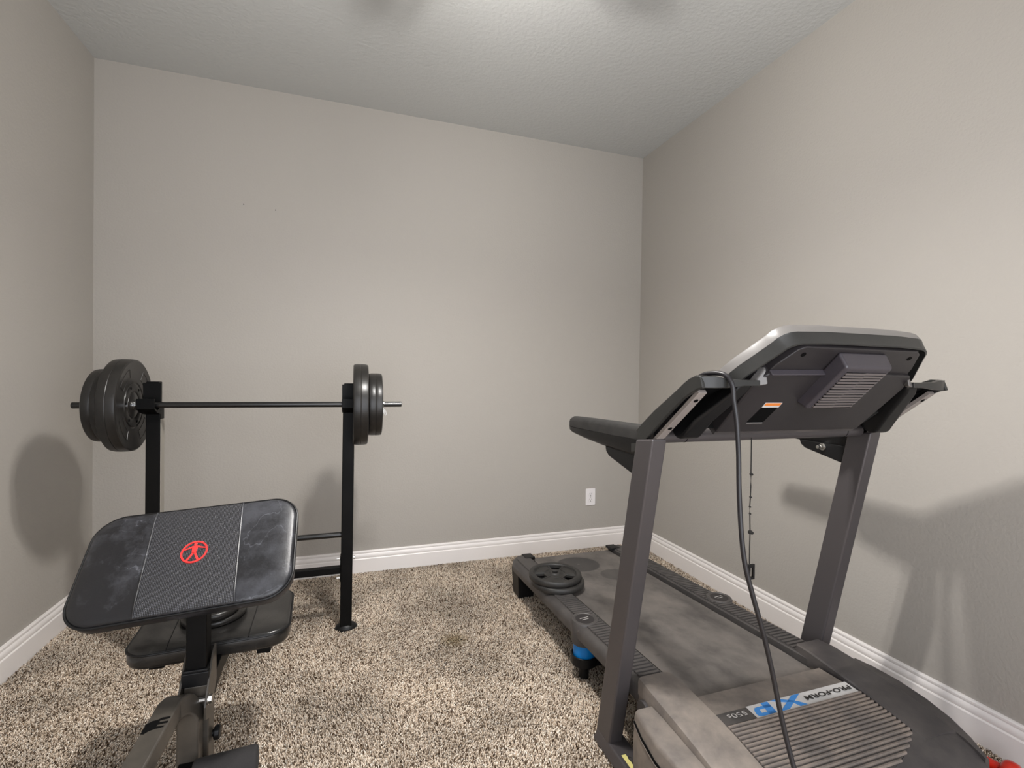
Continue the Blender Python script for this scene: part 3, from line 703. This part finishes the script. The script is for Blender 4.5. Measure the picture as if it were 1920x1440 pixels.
        for y, zz, wi, wo, zb in ((1.158,.236,.378,.424,.075),(1.152,.243,.377,.432,.065),(1.10,.243,.376,.442,.05),(1.03,.240,.376,.448,.045),(.95,.236,.375,.440,.045),(.88,.230,.374,.424,.045),(.82,.222,.370,.400,.045),(.77,.208,.360,.376,.045)):
            rings.append([(X(wi),y,zb),(X(wi),y,zz),(X(wo-.010),y,zz),(X(wo-.003),y,zz-.004),(X(wo),y,zz-.012),(X(wo+.004),y,zz-.08),(X(wo+.002),y,zb)])
        m.loft(rings); pd = build(m, 'side_pod', 'grey_plastic_dusty' if s < 0 else 'grey_plastic', r, ang=40)
        m = MB(); P = []
        for y, wo, zz in ((1.150,.4335,.213),(1.10,.4440,.205),(1.03,.4502,.195),(.95,.4425,.183)): P.append((X(wo+.0016),y,zz))
        m.sweep(P, [(-.0016,-.003),(.0016,-.003),(.0016,.003),(-.0016,.003)]); build(m, 'seam_slot', 'hole_black', pd, smooth=False)
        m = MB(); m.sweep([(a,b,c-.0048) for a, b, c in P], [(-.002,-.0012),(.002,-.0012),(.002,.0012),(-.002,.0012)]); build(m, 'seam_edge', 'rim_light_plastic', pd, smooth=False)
    m = MB(); rings = []; k = 24
    def nt(y):
        P = [(.872,.2375),(.84,.231),(.80,.220),(.765,.205),(.735,.186),(.712,.158),(.70,.12),(.697,.08)]
        for (a, b), (c, d) in zip(P, P[1:]):
            if y >= c: return b+(d-b)*(a-y)/(a-c)
        return .08
    for y, w, zb in ((.872,.373,.06),(.84,.372,.05),(.80,.368,.045),(.765,.356,.045),(.735,.335,.045),(.712,.306,.045),(.70,.28,.05),(.697,.26,.06)):
        R_ = []
        for i in range(k+1):
            x = w*(-1+2*i/k); f = (y-.697)/(.872-.697); ys = yb_(x) if abs(x) < .245 else .872
            yy = .697+(ys-.697)*f if y < .872 else ys
            zt2 = nt(yy) if y < .872 else (hz(yy)+.0012 if abs(x) < .245 else .2375)
            R_.append((XC+x, yy, zt2-(.010 if i in (0,k) else .003 if i in (1,k-1) else 0)))
        rings.append([(XC-w,R_[0][1],zb)]+R_+[(XC+w,R_[-1][1],zb)])
    m.loft(rings); build(m, 'hood_nose', 'grey_plastic', r, ang=45)
    return r
def hz(y):
    P = [(1.14,.2535),(1.06,.2545),(1.0,.251),(.93,.243),(.87,.234),(.80,.219),(.70,.19)]
    if y >= P[0][0]: return P[0][1]
    for (a, b), (c, d) in zip(P, P[1:]):
        if y >= c: return b+(d-b)*(a-y)/(a-c)
    return P[-1][1]
def hood_cover():
    m = MB(); rings = []
    for y in (1.140,1.134,1.10,1.06,1.0,.96,.93,.90,.87,.85):
        w = .240+.0045*min(1,(1.14-y)/.2); z = hz(y)-(.006 if y > 1.137 else 0)
        rings.append([(XC-w,y,z-.06),(XC-w,y,z-.003),(XC-w+.004,y,z),(XC+w-.004,y,z),(XC+w,y,z-.003),(XC+w,y,z-.06)])
    return m.loft(rings)
TM = treadmill()

# console
CO = Vector((0,.843,1.250)); ES = Vector((0,.7071,-.7071)); ENC = Vector((0,-.7071,-.7071))
def cp(x, s, n): v = CO+ES*s+ENC*n; return (XC+x, v.y, v.z)
def console(r):
    # display housing (rim) behind the panel
    def half(pts): return [(a,b) for a, b in pts]+[(-a,b) for a, b in reversed(pts)]
    def outline(g):
        R = [(.0,-.020-g),(.12,-.019-g),(.205+g*.5,-.015-g)]+[(.205+g+.05*math.sin(t),.030-.045*math.cos(t)-g*math.cos(t)) for t in (.35,.7,1.05,1.4)]+[(.270+g,.05),(.300+g,.10),(.320+g,.15),(.318+g,.24),(.30+g,.30)]
        return R[1:], R
    def ring(g, n, s0=0):
        rt, _ = outline(g)
        pts = rt+[(-a,b) for a, b in reversed(rt)]
        return [cp(a, b, n) for a, b in pts]
    m = MB(); m.loft([ring(-.012,-.068),ring(0,-.060),ring(.002,-.052),ring(.001,-.034)], cap=True)
    hs = build(m, 'console_housing', 'silver_plastic', r, ang=30)
    m = MB(); m.loft([ring(.001,-.034),ring(-.001,-.030),ring(-.008,-.004),ring(-.012,-.003),ring(-.015,-.02)]); build(m, 'housing_rim', 'shroud_plastic', hs, ang=25)
    # recessed back panel
    def rp(pts, n0, n1, name, mm, par, bev=.004):
        m = MB(); m.loft([[cp(a,b,n0) for a, b in pts],[cp(a,b,n1) for a, b in pts]]); return build(m, name, mm, par, bevel=bev, segs=3)
    up = [(-.190,.000),(.190,.000),(.208,.010),(.236,.060),(.246,.10),(-.246,.10),(-.236,.060),(-.208,.010)]
    bp = rp(up, -.03, .001, 'back_panel', 'dark_plastic', r)
    for s in (-1,1):
        c = Vector(cp(s*.182,.024,.001)); m = MB(); m.cyl(c-ENC*.001, c+ENC*.0012, .0065, 16); build(m, 'screw_hole', 'hole_black', bp)
    lo = [(-.243,.080),(-.07,.0755),(-.045,.09),(.10,.09),(.12,.0755),(.243,.080),(.262,.098),(.268,.13),(.262,.306),(-.262,.306),(-.268,.13),(-.262,.098)]
    lp = rp(lo, -.03, .010, 'lower_panel', 'dark_plastic', r, .005)
    m = MB(); m.hexa([cp(-.246,.074,.0),cp(-.072,.0695,.0),cp(-.072,.085,.0),cp(-.244,.090,.0)],[cp(-.244,.078,.017),cp(-.074,.0735,.017),cp(-.074,.085,.0105),cp(-.242,.090,.0105)]); build(m, 'panel_ledge', 'vent_plastic', lp, bevel=.003)
    # fan pod with louvres
    m = MB()
    x0, x1 = -.076, .081
    A = [(x0-.004,.010,.0),(x1+.004,.010,.0),(x1+.004,.186,.0),(x0-.004,.186,.0)]
    B = [(x0,.024,.042),(x1,.024,.042),(x1,.176,.040),(x0,.176,.040)]
    m.hexa([cp(*p) for p in A],[cp(*p) for p in B]); fp = build(m, 'fan_pod', 'vent_plastic', r, bevel=.007, segs=3)
    m = MB(); P = [(x0+.013,.040),(x1-.011,.040),(x1-.011,.168),(x0+.013,.168)]
    m.loft([[cp(a,b,.0405) for a, b in P],[cp(a,b,.0424) for a, b in P]]); gb = build(m, 'grille_recess', 'hole_black', fp, smooth=False)
    nsl = 13
    for i in range(nsl):
        s = .0435+i*.0098; m = MB(); xm = (x0+x1)/2+.006*math.sin(i*.55)
        m.sweep([cp(x0+.012,s+.0012,.0422),cp(xm-.004,s+.0006,.0430),cp(xm,s-.0004,.0430),cp(x1-.010,s,.0422)], [(-.0028,-.002),(.0028,-.002),(.0024,.0022),(-.0024,.0022)], up=tuple(ENC))
        build(m, 'louvre_slat', 'slat_plastic', fp, smooth=False)
    # cable slot, its lit ledge and the warning sticker
    m = MB(); P = [(-.190,.205),(-.126,.205),(-.136,.268),(-.190,.268)]; P = [(-.181,.204),(-.127,.204),(-.132,.266),(-.188,.266)]
    m.loft([[cp(a,b,.0095) for a, b in P],[cp(a,b,.0107) for a, b in P]]); sl = build(m, 'cable_slot', 'hole_black', lp, smooth=False)
    m = MB(); m.sweep([cp(-.188,.264,.0115),cp(-.134,.264,.0115)], [(-.002,-.001),(.002,-.001),(.002,.001),(-.002,.001)], up=tuple(ENC)); build(m, 'slot_ledge', 'silver_plastic', lp, smooth=False)
    m = MB(); P = [(-.181,.184),(-.125,.184),(-.125,.2015),(-.181,.2015)]
    m.loft([[cp(a,b,.0095) for a, b in P],[cp(a,b,.0107) for a, b in P]]); st = build(m, 'warning_sticker', 'sticker_white', lp, smooth=False); st['label'] = 'orange and white warning sticker'
    m = MB(); P = [(-.179,.185),(-.127,.185),(-.127,.195),(-.179,.195)]
    m.loft([[cp(a,b,.0105) for a, b in P],[cp(a,b,.0111) for a, b in P]]); build(m, 'orange_band', 'sticker_orange', st, smooth=False)
    # cross tube between the uprights
    m = MB(); m.cyl((XC-.385,1.135,1.012),(XC+.385,1.135,1.012),.0195,24); ct = build(m, 'cross_tube', 'pewter_paint', r)
    m = MB(); m.cyl((XC-.300,1.135,1.012),(XC+.315,1.135,1.012),.0185,24); m.hexa([cp(-.26,.295,-.02),cp(.26,.295,-.02),cp(.26,.318,-.02),cp(-.26,.318,-.02)],[cp(-.26,.295,.006),cp(.26,.295,.006),cp(.26,.318,.006),cp(-.26,.318,.006)]); build(m, 'tube_shell', 'grey_plastic', ct)
    for x in (-.300,.316):
        m = MB(); m.cyl((XC+x-.0012,1.135,1.012),(XC+x+.0012,1.135,1.012),.0199,24); build(m, 'joint_line', 'hole_black', ct)
    for s in (-1,1):
        def X(d): return XC+s*d
        # outer arm shroud: band that wraps from the handlebar up over the top
        outer = [(1.206,1.002),(1.162,1.038),(1.095,1.086),(1.0,1.145),(.975,1.162),(.955,1.173),(.935,1.179),(.918,1.178)]
        inner = [(.908,1.150),(.925,1.147),(.942,1.139),(.96,1.131),(.978,1.121),(1.05,1.068),(1.181,.962),(1.201,.957)]
        m = MB(); m.prism(outer+inner, lambda a, b, t: (X(t),a,b), .418, .428)
        sh = build(m, 'arm_shroud', 'shroud_plastic', r, bevel=.003)
        # top skin of the shroud, bending inwards into the tray lip
        top = [(1.15,1.046),(1.095,1.086),(1.0,1.145),(.975,1.162),(.955,1.173),(.935,1.180),(.915,1.178)]
        bot = [(a+.004,b-.006) for a, b in top]
        m = MB(); m.prism(top+bot[::-1], lambda a, b, t: (X(t),a,b), .395, .424); build(m, 'shroud_top', 'shroud_plastic', sh)
        tq = [(1.19,1.0),(1.095,1.074),(1.0,1.133),(.95,1.16),(.925,1.163)]
        m = MB(); m.prism(tq+[(a+.005,b-.006) for a, b in tq][::-1], lambda a, b, t: (X(t),a,b), .262, .42); build(m, 'arm_deck', 'black_plastic', sh)
        m = MB(); pts = [X(.427),X(.41),X(.39),X(.36),X(.31),X(.268)]
        rings = []
        for i, x in enumerate(pts):
            zt_, zb_ = (1.178,1.150) if i < 3 else (1.172,1.151) if i == 3 else (1.170,1.156)
            y = (.918,.910,.906,.903,.901,.899)[i]
            rings.append([(x,y,zb_),(x,y,zt_),(x,y+.012,zt_+.001),(x,y+.012,zb_)])
        m.loft(rings); build(m, 'tray_lip', 'shroud_plastic', sh, bevel=.002)
        m = MB(); m.loft([[(X(.245),.897,1.160),(X(.272),.902,1.157),(X(.272),.91,1.17),(X(.245),.905,1.205)],[(X(.252),.915,1.160),(X(.275),.92,1.155),(X(.275),.93,1.17),(X(.252),.92,1.205)]]); build(m, 'lip_corner', 'silver_plastic', sh, bevel=.004)
        # tray / bottle holder body with a rounded bottom
        pr = [(.915,1.160),(.925,1.140)]+[(1.0,1.063)]+[(1.052+.030*math.cos(a),1.044+.030*math.sin(a)) for a in [-2.3+.35*i for i in range(7)]]+[(1.10,1.075),(1.02,1.15),(.95,1.172)]
        m = MB(); m.loft([[(X(.272+.052*max(0,min(1,(1.16-b)/.12))),a,b) for a, b in pr],[(X(.312+.070*max(0,min(1,(1.16-b)/.12))),a,b) for a, b in pr]]); build(m, 'bottle_holder', 'black_plastic', r, bevel=.008, segs=3)
        # steel bracket bar with two screw holes
        a0, a1 = Vector((0,1.108,1.0)), Vector((0,.935,1.138)); d = (a1-a0).normalized(); nn = Vector((0,d.z,-d.y))*-1
        m = MB(); q = [a0-nn*.0, a1-nn*.0]
        m.hexa([(X(.392),a0.y,a0.z),(X(.416),a0.y,a0.z),(X(.416),a1.y,a1.z),(X(.392),a1.y,a1.z)],[(X(.392),a0.y+.006,a0.z+.008),(X(.416),a0.y+.006,a0.z+.008),(X(.416),a1.y+.006,a1.z+.008),(X(.392),a1.y+.006,a1.z+.008)])
        bk = build(m, 'bracket_bar', 'rim_light_plastic', r, bevel=.0008)
        for f in (.30,.86):
            c = a0+(a1-a0)*f; c.x = X(.404); e = Vector((0,-.62,-.78))*.0012; m = MB(); m.cyl(c-e, c+e, .0058, 12); build(m, 'screw_hole', 'hole_black', bk)
        # handlebar: foam grip on a moulded base
        m = MB(); rings = []
        for y, z0, z1, w in ((1.17,1.0,1.040,.020),(1.30,.996,1.038,.021),(1.50,.994,1.034,.021),(1.60,.993,1.031,.020),(1.622,.994,1.024,.016),(1.63,.997,1.012,.010)):
            c = X(.408); k = w; h = z1-z0
            rings.append([(c-k,y,z0),(c-k,y,z0+h*.55),(c-k*.8,y,z0+h*.85),(c-k*.35,y,z1),(c+k*.35,y,z1),(c+k*.8,y,z0+h*.85),(c+k,y,z0+h*.55),(c+k,y,z0)])
        m.loft(rings); build(m, 'hand_grip', 'foam_grip', r, ang=60)
        m = MB(); rings = []
        for y, z0, z1, w in ((1.17,.945,.999,.0205),(1.33,.952,.995,.0215),(1.50,.962,.993,.0215),(1.60,.971,.992,.020),(1.622,.977,.993,.016),(1.63,.986,.996,.010)):
            c = X(.408); k = w; h = z1-z0
            rings.append([(c-k*.5,y,z0),(c-k*.9,y,z0+h*.25),(c-k,y,z1),(c+k,y,z1),(c+k*.9,y,z0+h*.25),(c+k*.5,y,z0)])
        m.loft(rings); hb = build(m, 'handlebar', 'black_plastic', r, ang=60)
        m = MB(); m.prism([(1.12,.955),(1.36,.957),(1.352,.938),(1.335,.926),(1.12,.876)], lambda a, b, t: (X(t),a,b), .392, .424); mt = build(m, 'handle_mount', 'black_plastic', r, bevel=.006, segs=3)
        m = MB(); xx = .392
        m.cyl((X(xx),1.262,.940),(X(xx-.004),1.262,.940),.0125,20); m.cyl((X(xx-.004),1.262,.940),(X(xx-.014),1.262,.940),.009,6); m.cyl((X(xx-.014),1.262,.940),(X(xx-.027),1.262,.940),.0055,14)
        build(m, 'mount_bolt', 'zinc', mt, bevel=.0008)
console(TM)

# safety key lanyard hanging from the console's underside
def lanyard():
    r = empty('safety_lanyard', (1.093,1.09,1.0), 'thin knotted black safety key cord hanging below the treadmill console', 'lanyard')
    P = [(1.092,1.09,1.006),(1.0925,1.09,.955),(1.093,1.09,.901),(1.0935,1.09,.865),(1.0925,1.09,.835),(1.0912,1.09,.807),(1.0918,1.09,.787),(1.094,1.09,.733),(1.0935,1.09,.690),(1.094,1.09,.640)]
    build(MB().tube(P, .0016, 8), 'string', 'string_black', r)
    for i, (p, s) in enumerate((((1.0935,1.09,.901),.0045),((1.0925,1.09,.835),.0032),((1.0912,1.09,.807),.003),((1.0918,1.09,.787),.003),((1.0945,1.09,.733),.0068))):
        m = MB(); m.ball(p, s, (1.1,.9,.85), 8); m.ball((p[0]+s*.6,p[1]-s*.3,p[2]-s*.3), s*.7, (1,1,1), 8); build(m, 'knot', 'string_black', r)
    m = MB()
    c = Vector((1.097,1.09,.620))
    for lo, hi in (((-.017,.011),(.014,.019)),((.008,-.024),(.014,.012)),((-.006,-.024),(.009,-.017)),((-.016,-.017),(-.001,.012)),((-.019,.006),(-.014,.019))):
        m.box((c.x+(lo[0]+hi[0])/2,c.y,c.z+(lo[1]+hi[1])/2), (hi[0]-lo[0],.006,hi[1]-lo[1]))
    build(m, 'clip', 'black_plastic', r, smooth=False)
lanyard()

# power cord draped over the console
def smooth_path(P, n=8):
    P = [Vector(p) for p in P]; out = []
    for i in range(len(P)-1):
        p0, p1, p2, p3 = P[max(i-1,0)], P[i], P[i+1], P[min(i+2,len(P)-1)]
        for k in range(n):
            t = k/n; out.append(.5*((2*p1)+(p2-p0)*t+(2*p0-5*p1+4*p2-p3)*t*t+(3*p1-p0-3*p2+p3)*t**3))
    return out+[P[-1]]
def cord():
    P = [(.800,1.0,1.150),(.806,.965,1.178),(.815,.935,1.1855),(.826,.905,1.181),(.832,.889,1.158),(.834,.886,1.125),(.840,.882,1.075),(.845,.880,1.002),(.847,.878,.916),(.850,.872,.819),(.857,.866,.747),(.874,.858,.675),(.896,.848,.591),(.913,.838,.508),(.923,.825,.429),(.931,.808,.355),(.938,.785,.285),(.945,.76,.232),(.95,.72,.196),(.96,.68,.10),(.99,.62,.02),(1.08,.55,.016),(1.2,.50,.016)]
    o = build(MB().tube(smooth_path(P,8), .0056, 12, up=(1,0,0)), 'power_cord', 'cord_rubber', loc=(.82,.9,1.0))
    tag(o, 'thick dark power cord draped over the treadmill console and hanging down to the hood', 'cord')
cord()

# iron plates on the treadmill's left foot rail
def grip_plate(loc, rz, label):
    r = empty('weight_plate', loc, label, 'weight plate', 'iron grip plates on the treadmill deck'); t = .026; h = t/2
    M = Matrix.Translation((loc[0],loc[1],loc[2]+h)) @ Matrix.Rotation(rz,4,'Z')
    half = [(.098,h*.55),(.100,h*.9),(.103,h),(.117,h),(.121,h*.75),(.1225,h*.2)]
    m = MB(); m.lathe(half+[(a,-b) for a, b in reversed(half)], M, 64, closed=True); build(m, 'rim', 'iron_black', r, ang=50)
    half = [(.0132,h*.8),(.0145,h),(.024,h),(.027,h*.7),(.036,h*.45),(.040,h*.45)]
    m = MB(); m.lathe(half+[(a,-b) for a, b in reversed(half)], M, 40, closed=True); build(m, 'hub', 'iron_black', r, ang=50)
    for k in range(3):
        a0 = k*2*PI/3+.32; a1 = a0+2*PI/3-.64
        m = MB(); n = 14
        ring = [(.038*math.cos(a0+(a1-a0)*i/n),.038*math.sin(a0+(a1-a0)*i/n)) for i in range(n+1)]+[(.100*math.cos(a1+(a0-a1)*i/n),.100*math.sin(a1+(a0-a1)*i/n)) for i in range(n+1)]
        m.loft([[M @ Vector((a,b,-h*.5)) for a, b in ring],[M @ Vector((a,b,h*.5)) for a, b in ring]]); wb_ = build(m, 'web', 'iron_black', r, bevel=.002)
        b0, b1 = a0+.12, a1-.12
        m = MB(); pts = [(.048,b0+.10),(.092,b0)]+[(.092,b0+(b1-b0)*i/8) for i in range(1,9)]+[(.048,b1-.10)]+[(.048,b1-.10-(b1-b0-.2)*i/6) for i in range(1,6)]
        m.tube([M @ Vector((q*math.cos(a),q*math.sin(a),h*.52)) for q, a in pts], .0016, 6, closed=True); build(m, 'raised_border', 'iron_black', wb_)
    # low band joining the webs outside and inside the grip openings
    for ra, rb in ((.036,.052),(.092,.100)):
        m = MB(); m.lathe([(ra,-h*.4),(rb,-h*.4),(rb,h*.4),(ra,h*.4)], M, 48, closed=True); build(m, 'band', 'iron_black', r)
grip_plate((.917,2.034,.2155), .9, 'black iron grip plate at the bottom of the pair on the treadmill foot rail')
grip_plate((.909,2.048,.2417), -.95, 'black iron plate with three grip openings lying on top of another on the treadmill')

# red dumbbells on the floor by the right wall
def dumbbell(loc, rz, label, txt=False):
    r = empty('dumbbell', loc, label, 'dumbbell', 'red dumbbells at the front of the treadmill')
    M0 = Matrix.Translation(loc) @ Matrix.Rotation(rz,4,'Z')
    M = M0 @ Matrix.Translation((0,0,.034)) @ Matrix.Rotation(PI/2,4,'Y')
    m = MB(); m.lathe([(.001,-.055),(.015,-.055),(.015,.055),(.001,.055)], M, 20); build(m, 'handle', 'red_vinyl', r)
    for s in (-1,1):
        m = MB(); m.lathe([(.012,s*.045),(.026,s*.047),(.034,s*.055),(.0355,s*.066),(.034,s*.078),(.027,s*.087),(.001,s*.089)], M, 6 if False else 28); hd = build(m, 'head', 'red_vinyl', r, ang=60)
    if txt:
        T_ = M0 @ Matrix.Translation((-.0885,.0055,.026)) @ Matrix.Rotation(-PI/2,4,'Z') @ Matrix.Rotation(PI/2,4,'X')
        text('weight_mark', '8', .02, T_, 'sticker_white', r, ext=.0006)
dumbbell((1.800,.905,.013), 1.75, 'red vinyl dumbbell with a number mark, nearest the baseboard beyond the treadmill hood')
dumbbell((1.728,.835,.013), 1.60, 'plain red vinyl dumbbell tucked against the front corner of the treadmill hood')

# ------------------------------------------------------------------ ceiling fan with three lamps (above the frame; it lights the room)
FX, FY = .362, 1.185
def fan():
    r = empty('ceiling_fan', (FX,FY,HC), 'white ceiling fan with five blades and three lamps at the middle of the ceiling', 'ceiling fan')
    m = MB(); m.lathe([(.07,HC),(.068,HC-.02),(.045,HC-.05),(.018,HC-.06)], Matrix.Translation((FX,FY,0)), 32); build(m, 'canopy', 'fan_white', r)
    m = MB(); m.lathe([(.03,2.67),(.09,2.66),(.105,2.63),(.105,2.575),(.09,2.55),(.05,2.54),(.05,2.47),(.03,2.455),(.001,2.45)], Matrix.Translation((FX,FY,0)), 36); build(m, 'motor_housing', 'fan_white', r)
    for k in range(5):
        a = math.radians(107.5+72*k); d = Vector((math.cos(a),math.sin(a),0)); n = Vector((-d.y,d.x,0))
        m = MB(); o = Vector((FX,FY,2.535)); P = []
        for q, w in ((.14,.050),(.20,.062),(.40,.072),(.50,.068),(.53,.050),(.54,.02)): P.append((q,w))
        L_ = [o+d*q+n*w+Vector((0,0,.010*w/.06)) for q, w in P]; R_ = [o+d*q-n*w-Vector((0,0,.010*w/.06)) for q, w in P]
        ring = L_+R_[::-1]; m.loft([[p-Vector((0,0,.003)) for p in ring],[p+Vector((0,0,.003)) for p in ring]]); bl = build(m, 'blade', 'fan_white', r)
        m = MB(); m.box(o+d*.13+Vector((0,0,.006)), (.10,.03,.005), Matrix.Rotation(a,3,'Z')); build(m, 'blade_iron', 'fan_white', bl)
    for k in range(3):
        a = math.radians(71.5+60+120*k); d = Vector((math.cos(a),math.sin(a),0)); c = Vector((FX,FY,2.435))+d*.072
        m = MB(); m.tube(smooth_path([Vector((FX,FY,2.47)),Vector((FX,FY,2.465))+d*.035,c+Vector((0,0,.012)),c-Vector((0,0,.02))],5), .009, 10, up=(0,0,1)); la = build(m, 'lamp_arm', 'fan_white', r)
        m = MB(); m.lathe([(.012,.01),(.02,.0),(.022,-.035),(.016,-.04)], Matrix.Translation(c-Vector((0,0,.02))), 20); build(m, 'lamp_socket', 'fan_white', la)
        m = MB(); m.ball(c-Vector((0,0,.088)), .034, (1,1,1), 12); build(m, 'globe_bulb', 'bulb_glow', la)
        ld = bpy.data.lights.new('fan_lamp', 'SPOT'); ld.energy = LAMP; ld.spot_size = math.radians(162); ld.spot_blend = .75; ld.shadow_soft_size = .028; ld.color = (1,.97,.935)
        lo = bpy.data.objects.new('fan_lamp', ld); COL.objects.link(lo); lo.location = c-Vector((0,0,.155)); lo['kind'] = 'helper'
DAY, LAMP = 37., 23.
fan()

# fill light from the unseen, enlarged window behind the camera
ld = bpy.data.lights.new('window_fill', 'AREA'); ld.shape = 'RECTANGLE'; ld.size = WX1-WX0; ld.size_y = WZ1-WZ0; ld.energy = DAY; ld.color = (.97,.975,1.)
lo = bpy.data.objects.new('window_fill', ld); COL.objects.link(lo); lo.location = ((WX0+WX1)/2, YF-.10, (WZ0+WZ1)/2); lo.rotation_euler = (PI/2,0,0)
w = bpy.data.worlds.new('world'); scene.world = w; w.use_nodes = True
w.node_tree.nodes['Background'].inputs[0].default_value = (.62,.74,.95,1); w.node_tree.nodes['Background'].inputs[1].default_value = .6

# ------------------------------------------------------------------ camera
F, YAW, PITCH, ROLL, CH = 901.362, .3224781, -.0117146, .0142245, 1.16639
cy, sy, cpz, sp = math.cos(YAW), math.sin(YAW), math.cos(PITCH), math.sin(PITCH)
fw = Vector((sy*cpz,cy*cpz,sp)); ri = Vector((cy,-sy,0)); up = ri.cross(fw)
R2 = ri*math.cos(ROLL)+up*math.sin(ROLL); U2 = up*math.cos(ROLL)-ri*math.sin(ROLL)
cd = bpy.data.cameras.new('camera'); cd.sensor_width = 36; cd.lens = F/1920*36; cd.clip_start = .02
co = bpy.data.objects.new('camera', cd); COL.objects.link(co)
co.matrix_world = Matrix(((R2.x,U2.x,-fw.x,0),(R2.y,U2.y,-fw.y,0),(R2.z,U2.z,-fw.z,CH),(0,0,0,1)))
scene.camera = co
scene.view_settings.view_transform = 'Standard'; scene.view_settings.look = 'None'; scene.view_settings.gamma = 1
scene.view_settings.use_curve_mapping = False; scene.view_settings.exposure = 0.47
